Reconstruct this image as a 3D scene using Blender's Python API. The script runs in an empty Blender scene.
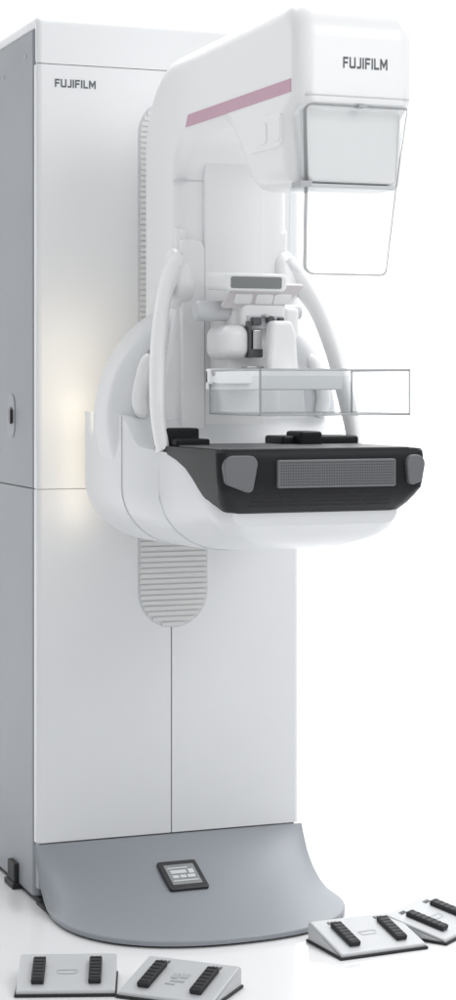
import bpy, bmesh, math, random
from mathutils import Vector, Matrix
random.seed(4)
scene = bpy.context.scene
COL = scene.collection
PI = math.pi

# ------------------------------------------------------------------ materials
def mat(name, color, rough=0.4, metallic=0.0, spec=0.5, bump=0.0, bscale=400.0, var=0.0, coat=0.0, emit=None, es=0.0):
    m = bpy.data.materials.new(name); m.use_nodes = True
    nt = m.node_tree; b = nt.nodes['Principled BSDF']
    b.inputs['Base Color'].default_value = (*color, 1)
    b.inputs['Roughness'].default_value = rough
    b.inputs['Metallic'].default_value = metallic
    b.inputs['Specular IOR Level'].default_value = spec
    b.inputs['Coat Weight'].default_value = coat
    b.inputs['Coat Roughness'].default_value = 0.15
    if emit:
        b.inputs['Emission Color'].default_value = (*emit, 1)
        b.inputs['Emission Strength'].default_value = es
    tc = nt.nodes.new('ShaderNodeTexCoord')
    n = nt.nodes.new('ShaderNodeTexNoise'); n.inputs['Scale'].default_value = 3.0; n.inputs['Detail'].default_value = 5
    nt.links.new(tc.outputs['Object'], n.inputs['Vector'])
    mr = nt.nodes.new('ShaderNodeMapRange')
    mr.inputs['To Min'].default_value = rough*0.85; mr.inputs['To Max'].default_value = min(1, rough*1.2)
    nt.links.new(n.outputs['Fac'], mr.inputs['Value']); nt.links.new(mr.outputs['Result'], b.inputs['Roughness'])
    if var:
        mx = nt.nodes.new('ShaderNodeMix'); mx.data_type = 'RGBA'
        mx.inputs['A'].default_value = (*[c*(1-var) for c in color], 1)
        mx.inputs['B'].default_value = (*[min(1, c*(1+var)) for c in color], 1)
        nt.links.new(n.outputs['Fac'], mx.inputs['Factor']); nt.links.new(mx.outputs['Result'], b.inputs['Base Color'])
    if bump:
        n2 = nt.nodes.new('ShaderNodeTexNoise'); n2.inputs['Scale'].default_value = bscale
        nt.links.new(tc.outputs['Object'], n2.inputs['Vector'])
        bp = nt.nodes.new('ShaderNodeBump'); bp.inputs['Strength'].default_value = bump; bp.inputs['Distance'].default_value = 0.001
        nt.links.new(n2.outputs['Fac'], bp.inputs['Height']); nt.links.new(bp.outputs['Normal'], b.inputs['Normal'])
    return m

WHITE = mat('white_enamel', (0.85, 0.853, 0.857), 0.32, bump=0.06, var=0.012, coat=0.15)
PANEL = mat('panel_enamel', (0.77, 0.777, 0.785), 0.42, bump=0.06, var=0.015)
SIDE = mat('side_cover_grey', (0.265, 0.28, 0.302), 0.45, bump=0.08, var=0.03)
FOOT = mat('foot_grey', (0.262, 0.281, 0.308), 0.42, bump=0.08, var=0.03)
INNER = mat('gap_grey', (0.42, 0.43, 0.45), 0.6)
SHELL = mat('housing_white', (0.70, 0.71, 0.725), 0.34, bump=0.06, var=0.012, coat=0.1)
RIB = mat('rib_white', (0.68, 0.68, 0.67), 0.5)
DARK = mat('charcoal_plastic', (0.014, 0.0145, 0.016), 0.42, spec=0.18, bump=0.1, bscale=900, var=0.06)
DECK = mat('carbon_deck', (0.075, 0.077, 0.08), 0.42, var=0.05)
PAD = mat('grey_pad', (0.135, 0.14, 0.148), 0.5, bump=0.15, bscale=700)
RUBBER = mat('black_rubber', (0.015, 0.015, 0.017), 0.6, bump=0.2, bscale=500)
BLACKP = mat('black_bezel', (0.02, 0.02, 0.022), 0.25)
SCREEN = mat('lcd_grey', (0.24, 0.25, 0.25), 0.25, var=0.3)
LCDL = mat('lcd_mark', (0.62, 0.64, 0.66), 0.4)
CLAMP = mat('dark_clamp', (0.09, 0.09, 0.095), 0.35)
LATCH = mat('latch_grey', (0.27, 0.285, 0.31), 0.4)
METAL = mat('brushed_metal', (0.55, 0.55, 0.56), 0.28, metallic=1.0)
MGREY = mat('mid_grey_plastic', (0.42, 0.43, 0.45), 0.4)
LGREY = mat('light_grey_plastic', (0.60, 0.61, 0.63), 0.35)
PINK = mat('mauve_stripe', (0.54, 0.31, 0.40), 0.35, var=0.04)
BLUSH = mat('keypad_blush', (0.64, 0.61, 0.62), 0.4)
INK = mat('logo_ink', (0.10, 0.11, 0.12), 0.5)
PEDAL = mat('pedal_grey', (0.52, 0.53, 0.54), 0.4, bump=0.15, bscale=500, var=0.04)
COLL = mat('silver_cover', (0.76, 0.762, 0.765), 0.30)

def clear(name, tint, fac=0.03, edge=0.35):
    m = bpy.data.materials.new(name); m.use_nodes = True; nt = m.node_tree; nt.nodes.clear()
    o = nt.nodes.new('ShaderNodeOutputMaterial')
    t = nt.nodes.new('ShaderNodeBsdfTransparent'); t.inputs[0].default_value = (*tint, 1)
    g = nt.nodes.new('ShaderNodeBsdfGlossy'); g.inputs['Roughness'].default_value = 0.04
    g.inputs[0].default_value = (0.9, 0.92, 0.93, 1)
    n = nt.nodes.new('ShaderNodeTexNoise'); n.inputs['Scale'].default_value = 6
    lw = nt.nodes.new('ShaderNodeLayerWeight'); lw.inputs[0].default_value = 0.6
    fr = nt.nodes.new('ShaderNodeMath'); fr.operation = 'POWER'; fr.inputs[1].default_value = 4.0
    nt.links.new(lw.outputs['Facing'], fr.inputs[0])
    ad = nt.nodes.new('ShaderNodeMath'); ad.operation = 'MULTIPLY_ADD'
    ad.inputs[1].default_value = edge
    ns = nt.nodes.new('ShaderNodeMath'); ns.operation = 'MULTIPLY'; ns.inputs[1].default_value = fac
    nt.links.new(n.outputs['Fac'], ns.inputs[0]); nt.links.new(ns.outputs[0], ad.inputs[2])
    nt.links.new(fr.outputs[0], ad.inputs[0])
    mx = nt.nodes.new('ShaderNodeMixShader')
    nt.links.new(ad.outputs[0], mx.inputs[0]); nt.links.new(t.outputs[0], mx.inputs[1]); nt.links.new(g.outputs[0], mx.inputs[2])
    nt.links.new(mx.outputs[0], o.inputs[0])
    return m
CLEAR = clear('clear_acrylic', (0.965, 0.97, 0.972))
PRIM = mat('paddle_edge_clear', (0.36, 0.37, 0.38), 0.3)
PRIM.node_tree.nodes['Principled BSDF'].inputs['Alpha'].default_value = 0.6
RIM = mat('acrylic_edge', (0.33, 0.34, 0.35), 0.3)
_b = RIM.node_tree.nodes['Principled BSDF']; _b.inputs['Alpha'].default_value = 0.6
CLEARS = clear('clear_shield', (0.985, 0.988, 0.988), 0.015)

# ------------------------------------------------------------------ mesh helpers
def link(name, verts, faces, m, parent=None, smooth=True, angle=35):
    me = bpy.data.meshes.new(name); me.from_pydata([tuple(v) for v in verts], [], faces)
    bm = bmesh.new(); bm.from_mesh(me); bmesh.ops.recalc_face_normals(bm, faces=bm.faces); bm.to_mesh(me); bm.free()
    me.materials.append(m)
    if smooth:
        me.polygons.foreach_set('use_smooth', [True]*len(me.polygons))
        me.set_sharp_from_angle(angle=math.radians(angle))
    o = bpy.data.objects.new(name, me); COL.objects.link(o)
    if smooth:
        wn = o.modifiers.new('weighted', 'WEIGHTED_NORMAL'); wn.keep_sharp = True; wn.weight = 80
    if parent: o.parent = parent
    return o

class MB:                                            # collects shapes into one mesh
    def __init__(s): s.v = []; s.f = []
    def add(s, vf, M=None):
        v, f = vf; k = len(s.v)
        for p in v:
            p = Vector(p)
            s.v.append(M @ p if M else p)
        s.f += [tuple(i+k for i in q) for q in f]
        return s
    def map(s, fn): s.v = [Vector(fn(p)) for p in s.v]; return s
    def build(s, name, m, parent=None, smooth=True, angle=35): return link(name, s.v, s.f, m, parent, smooth, angle)

def fillet(pts, rad, n=6):
    """round the corners of a closed polygon"""
    out = []; N = len(pts)
    if not hasattr(rad, '__len__'): rad = [rad]*N
    for i in range(N):
        p = Vector(pts[i]); a = Vector(pts[i-1]) - p; b = Vector(pts[(i+1) % N]) - p
        r = rad[i]
        if r <= 0: out.append(tuple(p)); continue
        la, lb = a.length, b.length; a.normalize(); b.normalize()
        ang = a.angle(b)
        if ang > PI-0.02: out.append(tuple(p)); continue
        d = min(r/math.tan(ang/2), la*0.49, lb*0.49); r2 = d*math.tan(ang/2)
        c = p + (a+b).normalized()*(r2/math.sin(ang/2))
        s = p + a*d - c; e = p + b*d - c
        tot = s.angle(e); cr = s.x*e.y - s.y*e.x; sg = 1 if cr > 0 else -1
        for k in range(n+1):
            t = sg*tot*k/n; co, si = math.cos(t), math.sin(t)
            out.append((c.x + s.x*co - s.y*si, c.y + s.x*si + s.y*co))
    return out

def inset(poly, r):
    N = len(poly); A = sum(poly[i-1][0]*poly[i][1]-poly[i][0]*poly[i-1][1] for i in range(N))
    sg = 1 if A > 0 else -1; out = []
    for i in range(N):
        p0, p, p1 = Vector(poly[i-1]), Vector(poly[i]), Vector(poly[(i+1) % N])
        e1 = (p-p0).normalized(); e2 = (p1-p).normalized()
        n1 = Vector((-e1.y, e1.x))*sg; n2 = Vector((-e2.y, e2.x))*sg
        o = (n1+n2)/max(0.35, 1+n1.dot(n2))
        out.append(tuple(p + o*r))
    return out

def pillow(poly, a0, a1, r=0.0, n=5, r1=None):
    """extrude a closed polygon along local +Z from a0 to a1 with rounded rims"""
    if r1 is None: r1 = r
    rings = []
    if r > 0:
        for k in range(n+1):
            t = k/n*PI/2; rings.append((a0 + r*(1-math.sin(t)), r*(1-math.cos(t))))
        rings = [(a, i) for a, i in rings][::-1]
    else: rings.append((a0, 0))
    # rings run from the full section inwards; order from the outer cap
    low = sorted(rings, key=lambda q: q[0])
    if r1 > 0:
        high = []
        for k in range(n+1):
            t = k/n*PI/2; high.append((a1 - r1*(1-math.sin(t)), r1*(1-math.cos(t))))
        high = sorted(high, key=lambda q: q[0])
    else: high = [(a1, 0)]
    def fix(lst, rr, base, sgn):
        return lst
    # inset must be largest at the caps
    L = []
    for k in range(len(low)):
        t = (k/max(1, n))*PI/2
        L.append((a0 + r*(1-math.cos(t)), r*(1-math.sin(t))) if r > 0 else (a0, 0))
    H = []
    for k in range(len(high)):
        t = (k/max(1, n))*PI/2
        H.append((a1 - r1*(1-math.cos(t)), r1*(1-math.sin(t))) if r1 > 0 else (a1, 0))
    seq = L + H[::-1]
    v = []; f = []; N = len(poly)
    for a, ins in seq:
        q = inset(poly, ins) if ins > 1e-7 else poly
        v += [(x, y, a) for x, y in q]
    for j in range(len(seq)-1):
        for i in range(N):
            i2 = (i+1) % N
            f.append((j*N+i, j*N+i2, (j+1)*N+i2, (j+1)*N+i))
    f.append(tuple(range(N))[::-1]); f.append(tuple((len(seq)-1)*N+i for i in range(N)))
    return v, f

# axis maps: local (u, v, a) -> world
M_YZ = Matrix(((0, 0, 1, 0), (1, 0, 0, 0), (0, 1, 0, 0), (0, 0, 0, 1)))      # polygon in Y-Z, extruded along X
M_XZ = Matrix(((1, 0, 0, 0), (0, 0, 1, 0), (0, 1, 0, 0), (0, 0, 0, 1)))      # polygon in X-Z, extruded along Y
def rect(x0, x1, y0, y1): return [(x0, y0), (x1, y0), (x1, y1), (x0, y1)]
def rbox(x0, x1, y0, y1, z0, z1, r=0.004, cr=None, n=3):
    cr = r*1.3 if cr is None else cr
    return pillow(fillet(rect(x0, x1, y0, y1), cr, 4), z0, z1, r, n)
def rboxY(x0, x1, y0, y1, z0, z1, r=0.004, cr=None, n=3):                    # corners rounded in X-Z
    cr = r*1.3 if cr is None else cr
    v, f = pillow(fillet(rect(x0, x1, z0, z1), cr, 6), y0, y1, r, n)
    return [M_XZ @ Vector(p) for p in v], f
def rboxX(x0, x1, y0, y1, z0, z1, r=0.004, cr=None, n=3):                    # corners rounded in Y-Z
    cr = r*1.3 if cr is None else cr
    v, f = pillow(fillet(rect(y0, y1, z0, z1), cr, 6), x0, x1, r, n)
    return [M_YZ @ Vector(p) for p in v], f
def circle(r, n=32, cx=0, cy=0): return [(cx+r*math.cos(2*PI*i/n), cy+r*math.sin(2*PI*i/n)) for i in range(n)]
def cyl(p0, p1, r, bev=0.0, n=24):
    p0, p1 = Vector(p0), Vector(p1); d = p1-p0
    v, f = pillow(circle(r, n), 0, d.length, bev, 4)
    q = d.to_track_quat('Z', 'Y').to_matrix().to_4x4(); q.translation = p0
    return [q @ Vector(p) for p in v], f
def catmull(P, n=8):
    P = [Vector(p) for p in P]; Q = [2*P[0]-P[1]] + P + [2*P[-1]-P[-2]]; out = []
    for i in range(1, len(Q)-2):
        for k in range(n):
            t = k/n; a, b, c, d = Q[i-1], Q[i], Q[i+1], Q[i+2]
            out.append(0.5*((2*b)+(c-a)*t+(2*a-5*b+4*c-d)*t*t+(3*b-a-3*c+d)*t**3))
    out.append(P[-1]); return out
def sweep(path, ra, rb, up=(1, 0, 0), n=16, sub=8, taper=None):
    """elliptic tube: radius ra along `up`, rb across"""
    P = catmull(path, sub); v = []; f = []; N = len(P)
    for j, p in enumerate(P):
        t = (P[min(j+1, N-1)]-P[max(j-1, 0)]).normalized()
        u = Vector(up); u = (u - t*u.dot(t)).normalized(); w = t.cross(u)
        s = 1.0
        if taper: s = taper(j/(N-1))
        for i in range(n):
            a = 2*PI*i/n
            v.append(p + u*ra*s*math.cos(a) + w*rb*s*math.sin(a))
    for j in range(N-1):
        for i in range(n):
            i2 = (i+1) % n; f.append((j*n+i, j*n+i2, (j+1)*n+i2, (j+1)*n+i))
    f.append(tuple(range(n))[::-1]); f.append(tuple((N-1)*n+i for i in range(n)))
    return v, f
def loft(rings):
    n = len(rings[0]); v = [p for r in rings for p in r]; f = []
    for j in range(len(rings)-1):
        for i in range(n):
            i2 = (i+1) % n; f.append((j*n+i, j*n+i2, (j+1)*n+i2, (j+1)*n+i))
    f.append(tuple(range(n))[::-1]); f.append(tuple((len(rings)-1)*n+i for i in range(n)))
    return v, f
def interp(x, tab):
    if x <= tab[0][0]: return tab[0][1]
    for (a, b), (c, d) in zip(tab, tab[1:]):
        if x <= c:
            t = (x-a)/(c-a); t = t*t*(3-2*t) if False else t
            return b+(d-b)*t
    return tab[-1][1]

def empty(name, loc, label, cat, group=None, rz=0):
    o = bpy.data.objects.new(name, None); COL.objects.link(o); o.location = loc; o.rotation_euler.z = rz
    o['label'] = label; o['category'] = cat
    if group: o['group'] = group
    return o

CX = 0.32                                          # centre line of the machine; the tower's front is Y = 0
# ------------------------------------------------------------------ setting
def build_setting():
    # studio sweep: floor that curves up into the back wall
    v = []; f = []
    prof = [(-9, 0), (2.2, 0)]
    R = 2.0
    for k in range(1, 17):
        a = k/16*PI/2; prof.append((2.2+R*math.sin(a), R*(1-math.cos(a))))
    prof.append((4.2, 8))
    fl = [(-9, 0), (2.2, 0)]
    o = link('floor', [(-14, -9, 0), (14, -9, 0), (14, 2.2, 0), (-14, 2.2, 0)], [(0, 1, 2, 3)], FLOOR, None, False)
    o['kind'] = 'structure'
    pts = prof[1:]
    for y, z in pts: v += [(-14, y, z), (14, y, z)]
    for i in range(len(pts)-1): f.append((2*i, 2*i+1, 2*i+3, 2*i+2))
    o = link('backdrop', v, f, BACK, None, True); o['kind'] = 'structure'
FLOOR = mat('studio_floor', (0.84, 0.84, 0.845), 0.13, spec=0.9, var=0.01)
BACK = mat('studio_backdrop', (0.88, 0.88, 0.88), 0.9, spec=0.1, var=0.005)
build_setting()

machine = empty('mammography_machine', (CX, 0, 0),
    'tall white mammography machine with grey foot, curved arm, charcoal detector table and clear paddle', 'medical scanner')
machine_children = []
def part(o):                                       # keep world coordinates while parenting to the machine
    o.parent = machine; o.matrix_parent_inverse = Matrix.Translation(-Vector((CX, 0, 0)))
    return o
# sub-parts: parent directly (their parents have identity local matrices)
def bpart(mb, name, m, smooth=True, angle=35): return part(mb.build(name, m, None, smooth, angle))
def sub(mb, name, m, parent, smooth=True, angle=35): return mb.build(name, m, parent, smooth, angle)

# ------------------------------------------------------------------ lettering
def letters(text, x0, z0, h, w_total, mapper):
    """block lettering as thin raised polygons; mapper turns (x, z, depth) into a world point"""
    s = 0.2                                        # stroke in letter heights
    G = {
     'F': (0.72, [rect(0, s, 0, 1), rect(s, .72, 1-s, 1), rect(s, .64, .40, .60)]),
     'U': (0.86, [rect(0, s, .14, 1), rect(.86-s, .86, .14, 1), [(0, .14), (.12, 0), (.74, 0), (.86, .14), (.70, s), (.16, s)]]),
     'J': (0.62, [rect(.62-s, .62, .14, 1), [(0, 0), (.50, 0), (.62, .14), (.62-s, s), (0, s)]]),
     'I': (0.2, [rect(0, s, 0, 1)]),
     'L': (0.68, [rect(0, s, 0, 1), rect(s, .68, 0, s)]),
     'M': (1.02, [rect(0, s, 0, 1), rect(1.02-s, 1.02, 0, 1), [(s, 1), (s, .62), (.51, .12), (.51, .52)], [(1.02-s, 1), (.51, .52), (.51, .12), (1.02-s, .62)]]),
    }
    gap = 0.17; tot = sum(G[c][0] for c in text) + gap*(len(text)-1)
    sx = w_total/tot; mb = MB(); cur = 0
    for c in text:
        wd, polys = G[c]
        for P in polys:
            q = [((cur+a)*sx, b*h) for a, b in P]; n = len(q)
            v = [mapper(x0+a, z0+b, 0) for a, b in q] + [mapper(x0+a, z0+b, 1) for a, b in q]
            f = [tuple(range(n)), tuple(range(2*n-1, n-1, -1))] + [(i, (i+1) % n, n+(i+1) % n, n+i) for i in range(n)]
            mb.add((v, f))
        cur += wd + gap
    return mb

# ------------------------------------------------------------------ tower
W = 0.64; D = 0.52; H = 2.0
b = MB()
b.add(rbox(0.006, W-0.006, 0.012, D-0.006, 0.03, H-0.03, 0.004))
tower = bpart(b, 'tower_frame', INNER)
# side and back covers: two heights with a fine gap
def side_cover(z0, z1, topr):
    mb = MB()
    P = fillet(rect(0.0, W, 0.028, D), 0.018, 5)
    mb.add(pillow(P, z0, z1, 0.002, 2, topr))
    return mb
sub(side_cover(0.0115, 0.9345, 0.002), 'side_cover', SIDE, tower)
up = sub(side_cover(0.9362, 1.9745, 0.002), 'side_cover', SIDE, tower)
# front covers (wrap softly round the corners)
def front_cover(x0, x1, z0, z1, ft, left=True, right=True, top=0.0015, name='front_cover', depth=0.026):
    rl = 0.022 if left else 0.0012; rr = 0.022 if right else 0.0012
    P = fillet([(x0, 0.0), (x1, 0.0), (x1, depth), (x0, depth)], [rl, rr, 0, 0], 8)
    return MB().add(pillow(P, z0, z1, 0.0012, 1, top))
g = 0.0012
sub(front_cover(0, W, 0.9354, 1.8942, 0), 'front_cover', PANEL, tower)
sub(front_cover(0, CX-g, 0.137, 0.9344, 0, right=False), 'lower_door', PANEL, tower)
sub(front_cover(CX+g, W, 0.137, 0.9344, 0, left=False), 'lower_door', PANEL, tower)
# top cap: rounded over towards the front
P = [(0.0, 1.8955), (0.30, 1.8955), (0.30, 2.0), (0.0, 2.0)]
prof = fillet([(0.0, 1.8955), (0.027, 1.8955), (0.027, 1.976), (D, 1.976), (D, 2.004), (0.0, 2.005)], [0, 0, 0, 0, 0.013, 0.024], 8)
capb = MB().add(pillow(prof, 0, W, 0.012, 5), M_YZ)
sub(capb, 'top_cap', PANEL, tower)
# base kick strip, black side foot
b = MB(); b.add(rbox(0.004, W-0.004, -0.01, D, 0.001, 0.011, 0.002))
sub(b, 'kick_strip', RUBBER, tower)
for yy in (0.17,):
    b = MB(); b.add(rbox(-0.012, 0.03, yy-0.012, yy+0.05, 0.001, 0.058, 0.003)); b.add(rbox(-0.018, 0.03, yy-0.02, yy+0.058, 0.0005, 0.014, 0.003))
    sub(b, 'levelling_foot', RUBBER, tower)
# side latch
b = MB()
ring = [Matrix(((0,0,1,0),(1,0,0,0),(0,1,0,0),(0,0,0,1)))]
stad = fillet(rect(-0.034, 0.034, -0.052, 0.052), 0.0335, 10)
v, f = pillow(stad, -0.0025, 0.002, 0.002, 3); b.add(([M_YZ @ Vector(p) + Vector((0, 0.225, 1.098)) for p in v], f))
latch = sub(b, 'latch_plate', LATCH, tower)
stad = fillet(rect(-0.016, 0.016, -0.020, 0.020), 0.0155, 10)
b = MB(); v, f = pillow(stad, -0.006, 0.0, 0.002, 3); b.add(([M_YZ @ Vector(p) + Vector((0, 0.225, 1.098)) for p in v], f))
b.add(rboxX(-0.009, -0.003, 0.206, 0.216, 1.08, 1.112, 0.001))
lk = b.build('latch_lock', BLACKP, tower)
for (yy, zz) in ((0.10, 1.925), (0.30, 1.905)):
    b = MB(); b.add(cyl((-0.0015, yy, zz), (0.004, yy, zz), 0.0055, 0.001, 14)); sub(b, 'screw_cap', MGREY, tower)
lg = letters('FUJIFILM', 0.041, 1.843, 0.0185, 0.096, lambda x, z, d: Vector((x, -0.0004-0.0006*d, z)))
sub(lg, 'logo', INK, tower, smooth=False)

# ribbed slot cover in the tower front
sx0, sx1, sz0, sz1 = 0.239, 0.408, 0.611, 1.828
b = MB()
st = fillet(rect(sx0, sx1, sz0, sz1), 0.083, 14)
v, f = pillow(st, -0.0022, 0.004, 0.0015, 2); b.add(([M_XZ @ Vector(p) for p in v], f))
slot = bpart(b, 'slot_cover', LGREY)
rb = MB(); z = sz0+0.008; rr = (sx1-sx0)/2-0.003
while z < sz1-0.006:
    zc = sz0+rr+0.003 if z < sz0+rr else (sz1-rr-0.003 if z > sz1-rr else z)
    hw = math.sqrt(max(0, rr*rr-(z-zc)**2))
    if hw > 0.012:
        rb.add(rboxY(CX+0.0035-hw, CX+0.0035+hw, -0.0052, 0.0, z-0.0046, z+0.0046, 0.0016, n=2))
    z += 0.0125
sub(rb, 'rib', RIB, slot)

# ------------------------------------------------------------------ foot
def plan(u):                                       # outer edge of the foot, u from -1 (left) to 1 (right)
    hw = W/2+0.004
    if abs(u) > 0.78:                              # the straight sides
        s = (1-abs(u))/0.22; x = hw; y = -0.16*s
    else:
        a = (abs(u)/0.78)*PI/2
        e = 2/2.35
        x = hw*(math.sin(a)**e if a > 0 else 0); y = -0.16-0.30*(math.cos(a)**e if math.cos(a) > 1e-9 else 0)
    return (CX+math.copysign(x, u) if u else CX, y)
def foot_h(fr):
    return 0.016+0.119*((1-fr)**2.6)
NU, NF = 96, 22
v = []; f = []
for j in range(NU+1):
    u = -1+2*j/NU; px, py = plan(u)
    au = abs(u)
    # inner start: on the front of the tower
    ix = CX+(W/2)*max(-1, min(1, u*1.28)); iy = -0.0005
    for k in range(NF+1):
        fr = k/NF
        v.append((ix+(px-ix)*fr, iy+(py-iy)*fr, 0))
# the side strips reach the tower face at the corners
hs = []
for j in range(NU+1):
    u = -1+2*j/NU
    for k in range(NF+1):
        i = j*(NF+1)+k; x, y, _ = v[i]
        ux = abs(x-CX)/(W/2+0.004)
        lim = -0.16-0.30*max(0, 1-min(1, ux)**2.35)**(1/2.35)
        fr = min(1, max(0, y/lim))
        v[i] = (x, y, foot_h(fr))
n0 = len(v)
for j in range(NU):
    for k in range(NF):
        a = j*(NF+1)+k; f.append((a, a+1, a+NF+2, a+NF+1))
# rounded rim and short wall down to the floor
prev = [j*(NF+1)+NF for j in range(NU+1)]
for dz, dn in ((-0.002, 0.0025), (-0.005, 0.0035), (-0.0115, 0.002)):
    cur = []
    for j in range(NU+1):
        u = -1+2*j/NU; px, py = plan(u); nx, ny = px-CX, py+0.1; l = math.hypot(nx, ny) or 1
        x, y, z = v[j*(NF+1)+NF]
        cur.append(len(v)); v.append((x+nx/l*dn, y+ny/l*dn, z+dz))
    for j in range(NU): f.append((prev[j], cur[j], cur[j+1], prev[j+1]))
    prev = cur
foot = part(link('foot', v, f, FOOT, None, True, 40))
sol = MB()
pp = [plan(-1+2*j/NU) for j in range(NU+1)]
poly = [(CX+(x-CX)*0.99, y*0.992) for x, y in pp] + [(W, 0.01), (0, 0.01)]
sol.add((lambda vf: vf)(pillow(poly, 0.0005, 0.0085, 0.0, 1)))
sub(sol, 'foot_gasket', RUBBER, foot)
# display let into the foot
def foot_z(y, x=CX): return foot_h(min(1, max(0, y/(-0.46))))
ya, yb = -0.083, -0.182
za, zb = foot_z(ya), foot_z(yb)
cen = Vector((CX-0.020, (ya+yb)/2, (za+zb)/2+0.001)); slope = math.atan2(za-zb, ya-yb)
FR = Matrix.Translation(cen) @ Matrix.Rotation(slope, 4, 'X')
hl = math.hypot(ya-yb, za-zb)/2
b = MB(); b.add(pillow(fillet(rect(-0.046, 0.046, -hl, hl), 0.006, 4), -0.01, 0.006, 0.002, 3), FR)
disp = sub(b, 'foot_display', BLACKP, foot)
b = MB(); b.add(pillow(fillet(rect(-0.035, 0.035, -hl*0.70, hl*0.70), 0.002, 3), 0.003, 0.0066, 0.0003, 1), FR)
sc = b.build('screen', SCREEN, disp)
b = MB()
for (x0, x1, y0, y1) in ((-0.030, 0.012, 0.004, 0.018), (-0.030, -0.014, -0.016, -0.004), (-0.010, 0.006, -0.016, -0.004), (0.010, 0.030, -0.016, -0.004), (0.018, 0.032, 0.002, 0.02), (-0.034, 0.034, -0.030, -0.026), (-0.034, 0.02, 0.026, 0.030)):
    b.add(pillow(rect(x0*.88, x1*.88, y0*0.85, y1*0.85), 0.0064, 0.0070, 0), FR)
b.build('screen_marking', LCDL, disp, False)

# ------------------------------------------------------------------ C-shaped arm
HW = 0.127
def arm_scale(y): return 1.035-0.105*(-y-0.215)/0.815      # linear, so the flanks stay flat
P = [(-0.175, 1.03), (-0.40, 1.03), (-0.40, 1.675), (-0.665, 1.690), (-0.805, 1.538), (-0.988, 1.532), (-0.988, 1.655), (-1.03, 1.684), (-1.032, 1.879), (-0.175, 1.862)]
rad = [0, 0, 0.075, 0.09, 0.06, 0.0, 0.0, 0.0, 0.075, 0.20]
prof = fillet(P, rad, 12)
b = MB().add(pillow(prof, CX-HW, CX+HW, 0.038, 9), M_YZ)
b.map(lambda p: (CX+(p.x-CX)*arm_scale(p.y), p.y, p.z))
arm = bpart(b, 'gantry_arm', WHITE, angle=50)
def side_x(y, off=0.0): return CX-HW*arm_scale(y)-off
# accent stripe on both side faces
def stripe(sgn):
    mb = MB(); n = 24; v = []; f = []
    for k in range(n+1):
        t = k/n
        for z, dy in ((1.7045, 0.0), (1.7285, -0.016 if k == 0 else 0)):
            y = -0.452-(0.995-0.452)*t + dy
            for off in (-0.002, 0.0012):
                x = side_x(y, off); x = x if sgn < 0 else 2*CX-x
                v.append((x, y, z))
    for k in range(n):
        a = 4*k; c = a+4
        f += [(a+1, a+3, c+3, c+1), (a, a+1, c+1, c), (a+2, a+3, c+3, c+2)]
    f += [(0, 1, 3, 2), (4*n, 4*n+1, 4*n+3, 4*n+2)]
    mb.add((v, f)); return mb
for s in (-1, 1): sub(stripe(s), 'accent_stripe', PINK, arm, smooth=False)
# control panel and two keys on the head's flank (left and right)
for s in (-1, 1):
    def mp(p): 
        x = side_x(p[1], p[0]); return (x if s < 0 else 2*CX-x, p[1], p[2])
    b = MB(); v, f = rboxX(-0.002, 0.0035, -0.955, -0.80, 1.610, 1.672, 0.002, 0.012); b.add(([mp(p) for p in v], f))
    cp = sub(b, 'control_panel', WHITE, arm)
    for y0 in (-0.868, -0.932):
        b = MB(); v, f = rboxX(0.002, 0.0052, y0-0.022, y0+0.022, 1.622, 1.662, 0.0015, 0.010); b.add(([mp(p) for p in v], f))
        b.build('key', WHITE, arm)
lg = letters('FUJIFILM', 0.289, 1.7475, 0.0205, 0.089, lambda x, z, d: Vector((x, -1.0305-0.0008*d, z)))
sub(lg, 'logo', INK, arm, smooth=False)
# panel seams: narrow raised joint lines round the column
b = MB(); b.add(rbox(CX-HW-0.0006, CX+HW+0.0006, -0.4006, -0.24, 1.5985, 1.601, 0.0))
sub(b, 'seam', LGREY, arm)
b = MB(); b.add(rboxY(CX-0.103, CX+0.103, -1.0315, -1.01, 1.6955, 1.6975, 0.0003)); sub(b, 'seam', LGREY, arm)
# raised guide cover down the front of the column
b = MB(); v, f = pillow(fillet(rect(CX-0.070, CX+0.066, 1.04, 1.64), [0, 0, 0.006, 0.006], 8), -0.408, -0.39, 0.004, 4); b.add(([M_XZ @ Vector(p) for p in v], f))
sub(b, 'guide_cover', WHITE, arm)
b = MB(); v, f = pillow(fillet(rect(CX-0.122, CX-0.072, 1.05, 1.475), [0, 0, 0.022, 0.004], 8), -0.416, -0.39, 0.003, 4); b.add(([M_XZ @ Vector(p) for p in v], f))
sub(b, 'edge_cover', WHITE, arm)

# collimator cover in the head's front mouth
def taperx(z): return interp(z, [(1.37, 0.80), (1.54, 0.885), (1.69, 1.0)])
b = MB(); v, f = pillow(fillet(rect(CX-0.107, CX+0.098, 1.540, 1.6785), 0.014, 6), -1.022, -0.97, 0.008, 5); b.add(([M_XZ @ Vector(p) for p in v], f))
b.map(lambda p: (CX+(p.x-CX)*taperx(p.z), p.y+0.09*((p.x-CX)/0.1)**2*0.12, p.z))
colm = bpart(b, 'collimator_cover', COLL)
b = MB(); b.add(rboxY(CX-0.094, CX+0.086, -1.012, -0.93, 1.530, 1.538, 0.003)); sub(b, 'collimator_rim', LGREY, colm)
b = MB(); b.add(rboxY(CX-0.004, CX+0.012, -1.042, -1.02, 1.6765, 1.680, 0.0006)); sub(b, 'catch', MGREY, colm)
b = MB(); b.add(rboxY(CX-0.112, CX-0.088, -1.022, -0.98, 1.530, 1.541, 0.002)); sub(b, 'clip', MGREY, colm)

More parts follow.
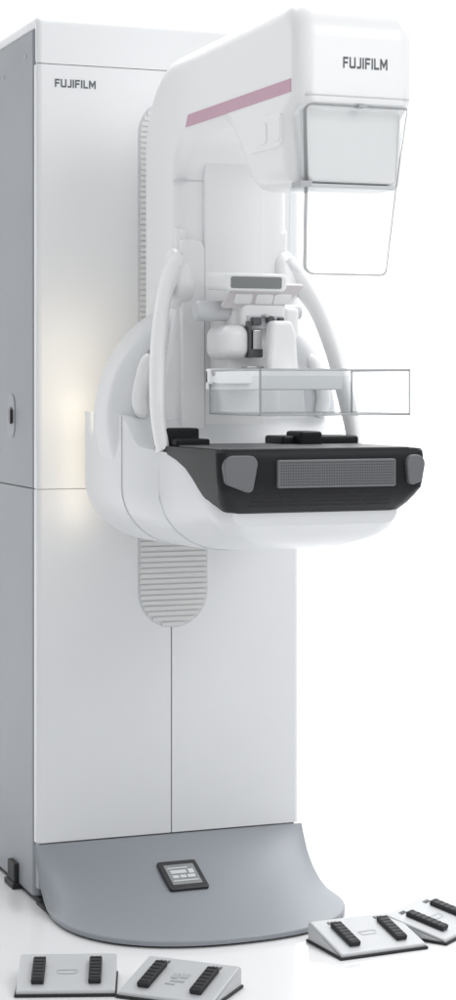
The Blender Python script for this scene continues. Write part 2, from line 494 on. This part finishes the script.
# clear face shield hanging before the beam
def shield_pt(s, z):                               # s: arc coordinate -1..1 round a shallow U
    hw = 0.108*taperx(z)
    a = abs(s)
    if a < 0.62: x = hw*0.80*(a/0.62); y = -1.0365
    elif a < 0.80:
        t = (a-0.62)/0.18*PI/2; x = hw*(0.80+0.20*math.sin(t)); y = -1.0365+0.022*(1-math.cos(t))
    else: x = hw; y = -1.0365+0.022+0.05*(a-0.80)/0.20
    return (CX-0.003+math.copysign(x, s) , y+0.050*(1.68-z)/0.3, z)
def zlow(s):
    a = abs(s); base = 1.374
    if a < 0.60: return base
    t = (a-0.60)/0.40; return base+0.018*(1-math.sqrt(max(0, 1-min(1, t)**2)))
NS, NZ = 60, 14
v = []; f = []
for j in range(NS+1):
    s = -1+2*j/NS
    for k in range(NZ+1):
        z0 = zlow(s); z = 1.681+(z0-1.681)*k/NZ; v.append(shield_pt(s, z))
for j in range(NS):
    for k in range(NZ):
        a = j*(NZ+1)+k; f.append((a, a+1, a+NZ+2, a+NZ+1))
sh = part(link('face_shield', v, f, CLEARS, None, True, 60))
md = sh.modifiers.new('solid', 'SOLIDIFY'); md.thickness = 0.0022; md.offset = 0
path = [shield_pt(-0.70, 1.681+(zlow(-0.70)-1.681)*k/10) for k in range(11)]
loop = [shield_pt(-0.70+1.40*j/30, zlow(-0.70+1.40*j/30)) for j in range(31)]
# polished outline: down the left, round the bottom, up the right, across the top
outl = []
def outline_pt(x, z): return Vector((CX-0.003+x, -1.0385+0.050*(1.68-z)/0.3, z))
q = [(-0.105, 1.680), (0.105, 1.680), (0.105*taperx(1.54), 1.54), (0.105*taperx(1.374), 1.372), (-0.105*taperx(1.374), 1.372), (-0.105*taperx(1.54), 1.54)]
oq = fillet(q, [0.012, 0.006, 0.0, 0.018, 0.018, 0.0], 6)
n_ = len(oq); v = []; f = []
def back(x, z):                                    # follow the sheet's curve at its sides
    hw = 0.108*taperx(z); t = max(0, (abs(x)/hw-0.80)/0.20); return 0.022*(1-math.cos(math.asin(min(1, t))))*0.9
inn = inset(oq, 0.0038)
for i in range(n_):
    for (x, z) in (oq[i], inn[i]):
        p = outline_pt(x, z); yb_ = back(x, z)
        v.append((p.x, p.y+yb_-0.001, z)); v.append((p.x, p.y+yb_+0.0026, z))
for i in range(n_):
    a = 4*i; c = 4*((i+1) % n_)
    f += [(a, a+2, c+2, c), (a+1, a+3, c+3, c+1), (a, a+1, c+1, c), (a+2, a+3, c+3, c+2)]
part_rim = link('shield_edge', v, f, RIM, sh, True, 40)

# ------------------------------------------------------------------ pivot drum and lower housing
b = MB()
v, f = pillow(circle(0.262, 72), -0.386, -0.195, 0.060, 10); b.add(([M_XZ @ Vector(p) + Vector((CX, 0, 1.10)) for p in v], f))
drum = bpart(b, 'pivot_drum', SHELL)
b = MB(); v, f = pillow(circle(0.105, 48), -0.20, 0.0, 0.0, 2); b.add(([M_XZ @ Vector(p) + Vector((CX, 0, 1.15)) for p in v], f))
sub(b, 'pivot_shaft', MGREY, drum)
for (x, z) in ((0.138, 1.240), (0.120, 1.175), (0.150, 1.125)):
    b = MB(); b.add(cyl((x, -0.3875, z), (x, -0.375, z), 0.005, 0.001, 12)); sub(b, 'screw', MGREY, drum)
# shoulder that carries the column out of the drum
prof = fillet([(CX-0.180, 1.03), (CX+0.180, 1.03), (CX+0.165, 1.16), (CX+0.126, 1.33), (CX+0.126, 1.50), (CX-0.126, 1.50), (CX-0.126, 1.33), (CX-0.165, 1.16)], [0.01, 0.01, 0.10, 0.14, 0, 0, 0.14, 0.10], 10)
b = MB(); v, f = pillow(prof, -0.396, -0.26, 0.010, 5); b.add(([M_XZ @ Vector(p) for p in v], f))
sub(b, 'shoulder', WHITE, drum)

def hull_ring(t, n=14):
    hw = interp(t, [(0.09, 0.232), (0.115, 0.247), (0.13, 0.250), (0.38, 0.246), (0.50, 0.232), (0.58, 0.2155), (0.66, 0.2115), (0.72, 0.209), (0.78, 0.203), (0.81, 0.196), (0.822, 0.188), (0.833, 0.172)])
    top = interp(t, [(0.09, 1.112), (0.40, 1.112), (0.43, 1.045), (0.57, 1.036), (0.62, 1.032), (0.70, 1.015), (0.76, 0.98), (0.80, 0.945), (0.82, 0.930), (0.833, 0.926)])
    bot = interp(t, [(0.09, 0.856), (0.115, 0.838), (0.14, 0.830), (0.50, 0.832), (0.66, 0.840), (0.74, 0.848), (0.80, 0.868), (0.822, 0.884), (0.833, 0.900)])
    r = min(0.125, (top-bot)*0.85, hw*0.8)
    rx = r*1.15 if r*1.15 < hw else hw*0.9
    pts = [(CX-hw, top), (CX-hw+0.0, bot+r)]
    for k in range(1, n):
        a = k/n*PI/2; pts.append((CX-hw+rx*(1-math.cos(a)), bot+r*(1-math.sin(a))))
    pts.append((CX-hw+rx, bot))
    full = pts + [(2*CX-x, z) for x, z in pts[::-1]]
    return [Vector((x, -t, z)) for x, z in full]
ts = [0.09, 0.10, 0.115, 0.13, 0.16] + [0.16+0.02*i for i in range(1, 36)] 
ts = [t for t in ts if t < 0.825]
ts.append(0.833)
def smooth_rings(rings, it=3):
    for _ in range(it):
        new = [rings[0]]
        for j in range(1, len(rings)-1):
            new.append([(rings[j-1][i]+rings[j][i]*2+rings[j+1][i])/4 for i in range(len(rings[j]))])
        new.append(rings[-1]); rings = new
    return rings
rear = [t for t in ts if t <= 0.3801]; front = [t for t in ts if t >= 0.3799]
rr_ = smooth_rings([hull_ring(t) for t in ts], 3)
k = len(rear)
b = MB(); b.add(loft(rr_[:k])); hull = bpart(b, 'lower_housing', SHELL, angle=42)
# front half set a hair smaller so the joint shows
fr = [[Vector((CX+(p.x-CX)*0.992, p.y-0.0015, p.z+(0.0015 if p.z < 0.98 else 0))) for p in r] for r in rr_[k-1:]]
b = MB(); b.add(loft(fr)); hullf = sub(b, 'table_housing', SHELL, hull, angle=42)
# fine joint lines under the table housing
for tt in (0.55,):
    r0 = hull_ring(tt); b = MB()
    ring = [Vector((CX+(p.x-CX)*0.9945, p.y, p.z-(0.001 if p.z < 0.95 else 0.03))) for p in r0]
    ring2 = [Vector((p.x, p.y-0.0012, p.z)) for p in ring]
    b.add(loft([ring, ring2])); sub(b, 'seam', LGREY, hullf)

# grab handles
for s in (-1, 1):
    pth = [(0.196, -0.385, 1.425), (0.172, -0.405, 1.390), (0.145, -0.440, 1.330), (0.124, -0.475, 1.245), (0.112, -0.505, 1.160), (0.107, -0.53, 1.095), (0.108, -0.553, 1.035)]
    if s > 0: pth = [(2*CX-x, y, z) for x, y, z in pth]
    b = MB(); b.add(sweep(pth, 0.0155, 0.025, n=20, taper=lambda t: 1.45-0.45*min(1, t*3.2) if t < 0.32 else 1-0.18*max(0, t-0.75)/0.25))
    h = bpart(b, 'grab_handle', WHITE)
    # lobe where the handle joins the column
    b = MB(); xx = 0.203 if s < 0 else 2*CX-0.203
    v, f = pillow(fillet(rect(-0.046, 0.046, -0.072, 0.062), 0.045, 10), -0.024, 0.024, 0.020, 6)
    MM = Matrix.Translation((xx, -0.375, 1.40)) @ Matrix.Rotation(math.radians(-14), 4, 'X') @ M_YZ
    b.add((v, f), MM); b.build('pivot_cover', WHITE, h)
# small release levers on the drum
for s in (-1, 1):
    X = lambda x: x if s < 0 else 2*CX-x
    b = MB(); b.add(sweep([(X(0.136), -0.382, 1.235), (X(0.120), -0.392, 1.19), (X(0.110), -0.394, 1.14), (X(0.120), -0.392, 1.10)], 0.016, 0.013, n=18, taper=lambda t: max(0.25, math.sqrt(max(0, 1-abs(2*t-1)**6)))))
    bpart(b, 'release_lever', WHITE)

# ------------------------------------------------------------------ detector table
def tring(z, hw, fy, by, cr, n=8):
    p = fillet([(CX-hw, by), (CX-hw, fy), (CX+hw, fy), (CX+hw, by)], [0.006, cr, cr, 0.006], n)
    return [Vector((x, y, z)) for x, y in p]
R_ = [tring(1.046, 0.2095, -0.868, -0.50, 0.020), tring(1.0478, 0.212, -0.872, -0.50, 0.020), tring(1.043, 0.2145, -0.876, -0.50, 0.020),
      tring(1.033, 0.215, -0.8785, -0.575, 0.020), tring(1.022, 0.215, -0.879, -0.635, 0.020), tring(1.008, 0.2145, -0.8795, -0.685, 0.020), tring(0.99, 0.2135, -0.880, -0.722, 0.020), tring(0.972, 0.210, -0.878, -0.745, 0.020),
      tring(0.958, 0.205, -0.870, -0.758, 0.030), tring(0.942, 0.195, -0.856, -0.772, 0.030), tring(0.930, 0.184, -0.842, -0.782, 0.028), tring(0.924, 0.174, -0.830, -0.785, 0.024)]
b = MB().add(loft(R_)); table = bpart(b, 'detector_table', DARK, angle=28)
b = MB(); b.add(rbox(CX-0.196, CX+0.196, -0.850, -0.515, 1.0465, 1.0500, 0.0012, 0.012)); sub(b, 'table_top', DECK, table)
# rear blocks on the table
b = MB(); b.add(rbox(CX-0.208, CX-0.136, -0.56, -0.50, 1.045, 1.083, 0.005)); b.add(rbox(CX-0.20, CX-0.128, -0.60, -0.54, 1.045, 1.062, 0.004)); sub(b, 'rear_block', DARK, table)
b = MB(); b.add(rbox(CX+0.028, CX+0.200, -0.60, -0.50, 1.045, 1.066, 0.006)); b.add(rbox(CX+0.055, CX+0.105, -0.63, -0.55, 1.045, 1.076, 0.006)); sub(b, 'rear_block', DARK, table)
# front pads
def pad(x0, x1, z0, z1, cr, name, m, par=table, y=-0.8805, th=0.006, shape=None):
    poly = fillet(shape or rect(x0, x1, z0, z1), cr, 8)
    v, f = pillow(poly, -th, 0.004, 0.003, 4, 0.0)
    mb = MB(); mb.add(([M_XZ @ Vector(p) + Vector((0, y, 0)) for p in v], f)); return sub(mb, name, m, par)
gl = pad(CX-0.100, CX+0.146, 0.976, 1.029, 0.004, 'grille', PAD)
# perforation pits of the grille: fine raised dots in one mesh
b = MB()
for i in range(48):
    for j in range(9):
        x = CX-0.093+i*0.00495; z = 0.982+j*0.0052
        v, f = pillow(circle(0.0013, 6), -0.0008, 0.0, 0); b.add(([M_XZ @ Vector(p) + Vector((x, -0.8864, z)) for p in v], f))
b.build('grille_hole', RUBBER, table, False)
pad(0, 0, 0, 0, [0.012, 0.010, 0.016, 0.022], 'front_button', PAD, shape=[(CX-0.204, 0.985), (CX-0.152, 0.966), (CX-0.138, 1.038), (CX-0.213, 1.038)], th=0.010)
pad(0, 0, 0, 0, [0.010, 0.012, 0.022, 0.016], 'front_button', PAD, shape=[(CX+0.172, 0.975), (CX+0.200, 0.985), (CX+0.210, 1.036), (CX+0.166, 1.036)], th=0.010)
# perforated lower slope
b = MB()
for i in range(52):
    for j in range(4):
        x = CX-0.145+i*0.0056; z = 0.964-j*0.0075; y = interp(-z, [(-0.972, -0.878), (-0.958, -0.870), (-0.942, -0.856), (-0.93, -0.842)])
        b.add(rboxY(x-0.0012, x+0.0012, y-0.0012, y+0.003, z-0.001, z+0.001, 0.0))
b.build('vent_slot', RUBBER, table, False)

# ------------------------------------------------------------------ compression unit
b = MB(); b.add(rbox(CX-0.060, CX+0.064, -0.535, -0.395, 1.180, 1.345, 0.018, 0.022, 5))
b.add(rbox(CX-0.045, CX+0.055, -0.560, -0.50, 1.288, 1.342, 0.008, 0.012, 4))
cu = bpart(b, 'compression_unit', WHITE)
# left and right drive housings with knobs
b = MB(); b.add(rbox(CX-0.092, CX-0.030, -0.580, -0.46, 1.222, 1.292, 0.022, 0.026, 6)); sub(b, 'drive_housing', WHITE, cu)
b = MB(); b.add(rbox(CX+0.046, CX+0.085, -0.560, -0.46, 1.262, 1.330, 0.010, 0.014, 5)); sub(b, 'drive_housing', WHITE, cu)
b = MB(); b.add(cyl((CX-0.128, -0.51, 1.322), (CX-0.055, -0.51, 1.322), 0.021, 0.006, 28)); kn = sub(b, 'adjusting_knob', LGREY, cu)
b = MB(); b.add(cyl((CX+0.06, -0.51, 1.322), (CX+0.106, -0.51, 1.322), 0.016, 0.005, 28)); sub(b, 'adjusting_knob', LGREY, cu)
# tilted hood with the readout
HM = Matrix.Translation((CX+0.0, -0.585, 1.378)) @ Matrix.Rotation(math.radians(4), 4, 'X')
b = MB(); v, f = pillow(fillet(rect(-0.094, 0.040, -0.018, 0.018), 0.010, 6), -0.012, 0.11, 0.006, 4); b.add(([HM @ (M_XZ @ Vector(p)) for p in v], f))
hood = sub(b, 'readout_hood', WHITE, cu)
b = MB(); v, f = pillow(fillet(rect(-0.083, 0.028, -0.012, 0.012), 0.004, 4), -0.0135, -0.008, 0.001, 2); b.add(([HM @ (M_XZ @ Vector(p)) for p in v], f))
b.build('readout_screen', SCREEN, cu)
KM = Matrix.Translation((CX+0.006, -0.592, 1.346)) @ Matrix.Rotation(math.radians(38), 4, 'X')
v, f = pillow(fillet([(-0.072, -0.034), (0.082, -0.034), (0.040, 0.026), (-0.094, 0.026)][::1], 0.006, 4), -0.005, 0.003, 0.002, 3)
KM2 = Matrix.Translation((CX+0.004, -0.566, 1.349)) @ Matrix.Rotation(math.radians(-52), 4, 'X')
b = MB(); b.add((v, f), KM2 @ Matrix.Rotation(0, 4, 'X')); key = sub(b, 'keypad', BLUSH, cu)
for kx in (-0.050, -0.004, 0.036):
    b = MB(); v, f = pillow(fillet(rect(kx-0.019, kx+0.019, -0.012, 0.012), 0.004, 4), -0.0075, 0.0075, 0.001, 2); b.add((v, f), KM2)
    b.build('key', WHITE, cu)
# chrome and black carriage between hood and paddle arm
b = MB(); b.add(rbox(CX-0.034, CX+0.046, -0.566, -0.540, 1.285, 1.312, 0.002)); sub(b, 'clamp_opening', LGREY, cu)
b = MB(); b.add(rbox(CX-0.028, CX-0.008, -0.578, -0.560, 1.292, 1.308, 0.002)); b.add(rbox(CX-0.036, CX-0.030, -0.578, -0.556, 1.225, 1.30, 0.001)); b.add(rbox(CX-0.034, CX-0.006, -0.580, -0.556, 1.226, 1.244, 0.002)); b.add(rbox(CX+0.030, CX+0.042, -0.578, -0.560, 1.296, 1.308, 0.002)); b.add(cyl((CX+0.012, -0.582, 1.303), (CX+0.012, -0.56, 1.303), 0.008, 0.002, 18))
sub(b, 'clamp_jaw', CLAMP, cu)
b = MB(); b.add(rbox(CX-0.029, CX-0.010, -0.584, -0.556, 1.242, 1.282, 0.002)); sub(b, 'clamp_block', METAL, cu)
b = MB(); b.add(rbox(CX-0.044, CX+0.002, -0.585, -0.556, 1.203, 1.208, 0.001)); sub(b, 'clamp_rail', METAL, cu)
b = MB(); b.add(cyl((CX+0.001, -0.585, 1.311), (CX+0.001, -0.56, 1.311), 0.004, 0.001, 12)); sub(b, 'clamp_pin', METAL, cu)

# clear compression paddle and its white bracket
b = MB()
pf = fillet([(CX-0.004, 1.300), (CX+0.040, 1.300), (CX+0.050, 1.275), (CX+0.055, 1.195), (CX+0.045, 1.160), (CX-0.012, 1.160), (CX-0.012, 1.22)], [0.01, 0.01, 0.02, 0.02, 0.01, 0.01, 0.02], 5)
v, f = pillow(pf, -0.625, -0.590, 0.010, 5); b.add(([M_XZ @ Vector(p) for p in v], f))
b.add(rbox(CX-0.010, CX+0.048, -0.66, -0.55, 1.168, 1.196, 0.006))
padarm = bpart(b, 'paddle_arm', WHITE)
px0, px1, py0, py1, pz0, pz1 = 0.167, 0.473, -0.930, -0.665, 1.1145, 1.1985
b = MB(); b.add(rbox(px0-0.004, px1-0.02, py1+0.001, py1+0.016, 1.160, 1.202, 0.003))
b.add(rbox(px0-0.004, px0+0.085, py1-0.012, py1+0.016, 1.172, 1.200, 0.003))
bra = sub(b, 'paddle_bracket', WHITE, padarm)
for z in (1.192, 1.172):
    b = MB(); b.add(cyl((px0+0.003, py1-0.0145, z), (px0+0.003, py1-0.008, z), 0.0038, 0.001, 12)); b.build('bracket_screw', MGREY, padarm)
th = 0.003
b = MB()
b.add(rbox(px0, px1, py0, py1, pz0, pz0+th, 0.0005, 0.004))
pd = bpart(b, 'compression_paddle', CLEAR)
b2 = MB(); b2.add(rbox(px0, px1, py0, py0+th, pz0+th, pz1, 0.0005, 0.001)); sub(b2, 'paddle_wall', CLEAR, pd)
b2 = MB(); b2.add(rbox(px0, px0+th, py0+th, py1, pz0+th, pz1, 0.0005, 0.001)); sub(b2, 'paddle_wall', CLEAR, pd)
b2 = MB(); b2.add(rbox(px1-th, px1, py0+th, py1, pz0+th, pz1, 0.0005, 0.001)); sub(b2, 'paddle_wall', CLEAR, pd)
b2 = MB(); b2.add(rbox(px0+th, px1-th, py1-th, py1, pz0+th, pz1-0.01, 0.0005, 0.001)); sub(b2, 'paddle_wall', CLEAR, pd)
# polished edges
e = MB(); w = 0.0023
def bar(p, q): e.add(cyl(p, q, w, 0, 8))
for z in (pz0, pz1):
    bar((px0, py0, z), (px1, py0, z)); bar((px0, py0, z), (px0, py1, z)); bar((px1, py0, z), (px1, py1, z))
bar((px0, py1, pz0), (px1, py1, pz0))
for x in (px0, px1): bar((x, py0, pz0), (x, py0, pz1)); bar((x, py1, pz0), (x, py1, pz1))
sub(e, 'paddle_edge', PRIM, pd)

# ------------------------------------------------------------------ foot pedals
def pedal(name, loc, rz, label, w=0.20, d=0.150, icon='slot'):
    root = empty(name, loc, label, 'foot pedal', 'foot pedals on the floor', rz)
    hb, hf = 0.040, 0.012
    prof = fillet([(-d/2, 0.0035), (d/2, 0.0035), (d/2, hb), (d/2-0.01, hb+0.004), (-d/2, hf)], [0.002, 0.003, 0.006, 0.004, 0.008], 4)
    b = MB().add(pillow(prof, -w/2, w/2, 0.004, 4), M_YZ); b.build('pedal_housing', PEDAL, root)
    b = MB(); b.add(rbox(-w/2-0.003, w/2+0.003, -d/2-0.004, d/2+0.003, 0.0005, 0.006, 0.0015)); b.build('base_plate', RUBBER, root)
    y0, y1 = -d/2, d/2-0.01; z0, z1 = hf, hb+0.004
    sl = math.atan2(z1-z0, y1-y0); L = math.hypot(z1-z0, y1-y0)
    T = Matrix.Translation((0, (y0+y1)/2, (z0+z1)/2)) @ Matrix.Rotation(sl, 4, 'X')
    for s in (-1, 1):
        b = MB(); b.add(pillow(fillet(rect(s*0.055-0.0125, s*0.055+0.0125, -L*0.34, L*0.30), 0.003, 3), 0.0, 0.011, 0.003, 3), T)
        p = b.build('treadle', RUBBER, root)
        b = MB()
        for q in range(7):
            yy = -L*0.30+q*L*0.09; b.add(pillow(rect(s*0.055-0.010, s*0.055+0.010, yy, yy+0.003), 0.010, 0.0118, 0), T)
        b.build('tread', DARK, p, False)
        b = MB()
        for a in (-1, 0, 1):
            b.add(pillow(rect(s*0.055+a*0.008-0.0028, s*0.055+a*0.008+0.0028, L*0.355, L*0.42), 0.0004, 0.0012, 0), T)
        b.build('marking', INK, root, False)
    b = MB()
    if icon == 'slot':
        o_ = fillet([(-0.022, 0.008), (0.022, 0.008), (0.016, -0.008), (-0.016, -0.008)], 0.004, 4); i_ = inset(o_, 0.002 if True else 0)
        n = len(o_); v = [(x, y, 0.0010) for x, y in o_] + [(x, y, 0.0010) for x, y in i_] 
        f = [(i, (i+1) % n, n+(i+1) % n, n+i) for i in range(n)]; b.add((v, f), T)
    else:
        for (x0, x1, y0_, y1_) in ((-0.018, -0.004, 0.0, 0.018), (0.0, 0.016, 0.004, 0.02), (-0.014, 0.014, -0.012, -0.004), (-0.02, 0.0, -0.024, -0.018)):
            b.add(pillow(rect(x0, x1, y0_, y1_), 0.0004, 0.0012, 0), T)
    b.build('icon', MGREY, root, False)
    return root
def floor_pt(x, y):                                # photo pixel on the floor, worked out once from the camera
    pass
pedal('foot_pedal', (-0.108, -0.605, 0), math.radians(-19), 'light grey foot pedal standing square, leftmost of the four on the floor', w=0.19, d=0.145)
pedal('foot_pedal', (0.082, -0.728, 0), math.radians(-44), 'light grey foot pedal turned askew with a printed icon, before the grey foot', icon='marks', w=0.195)
pedal('foot_pedal', (0.745, -0.50, 0), math.radians(36), 'light grey foot pedal farthest right on the floor, turned away from the foot')
pedal('foot_pedal', (0.555, -0.560, 0), math.radians(4), 'light grey foot pedal just right of the grey foot, second from right')

# ------------------------------------------------------------------ light
w = bpy.data.worlds.new('World'); scene.world = w; w.use_nodes = True
nt = w.node_tree; bg = nt.nodes['Background']
tc = nt.nodes.new('ShaderNodeTexCoord'); sp = nt.nodes.new('ShaderNodeSeparateXYZ'); nt.links.new(tc.outputs['Generated'], sp.inputs[0])
mr = nt.nodes.new('ShaderNodeMapRange'); mr.inputs['From Min'].default_value = -0.7; mr.inputs['From Max'].default_value = 0.3
mr.inputs['To Min'].default_value = 0.62; mr.inputs['To Max'].default_value = 0.68
nt.links.new(sp.outputs['X'], mr.inputs['Value'])
bg.inputs[0].default_value = (0.96, 0.98, 1.0, 1); nt.links.new(mr.outputs['Result'], bg.inputs[1])

def area(name, loc, target, size, power, color=(1, 1, 1), sy=None):
    l = bpy.data.lights.new(name, 'AREA'); l.energy = power; l.size = size; l.color = color
    if sy: l.shape = 'RECTANGLE'; l.size_y = sy
    o = bpy.data.objects.new(name, l); COL.objects.link(o); o.location = loc
    o.rotation_euler = (Vector(target)-Vector(loc)).to_track_quat('-Z', 'Y').to_euler()
    return o
area('key_softbox', (2.2, -4.2, 3.6), (0.3, -0.2, 1.2), 1.8, 36)
area('top_softbox', (0.6, -3.6, 2.9), (0.4, 0.0, 1.6), 2.0, 20)
area('backdrop_lamp', (2.5, 1.2, 5.5), (2.5, 3.6, 0.5), 3.5, 260, sy=3.5)
area('backdrop_lamp', (0.2, 1.6, 5.5), (0.6, 4.0, 1.5), 3.0, 150)
area('floor_lamp', (3.2, 1.0, 3.6), (3.0, 1.4, 0), 2.2, 42)
# the warm mood light behind the arm
area('mood_light', (0.100, -0.185, 1.20), (0.04, 0.0, 1.20), 0.10, 0.18, (1.0, 0.87, 0.66), sy=0.26)
area('mood_light', (0.105, -0.078, 1.00), (0.06, 0.0, 1.00), 0.03, 0.09, (1.0, 0.87, 0.66), sy=0.30)

# ------------------------------------------------------------------ camera
cam = bpy.data.cameras.new('camera'); co = bpy.data.objects.new('camera', cam); COL.objects.link(co)
cam.sensor_fit = 'VERTICAL'; cam.sensor_height = 36; cam.sensor_width = 36; cam.lens = 72
cam.shift_y = -0.115; cam.clip_end = 100
co.location = (-1.21, -4.356, 1.17)
co.rotation_euler = (math.radians(90), 0, -math.atan2(0.358, 0.934))
scene.camera = co
scene.view_settings.view_transform = 'Standard'; scene.view_settings.look = 'None'
scene.view_settings.exposure = 0; scene.view_settings.gamma = 1
scene.cycles.max_bounces = 10; scene.cycles.transparent_max_bounces = 24
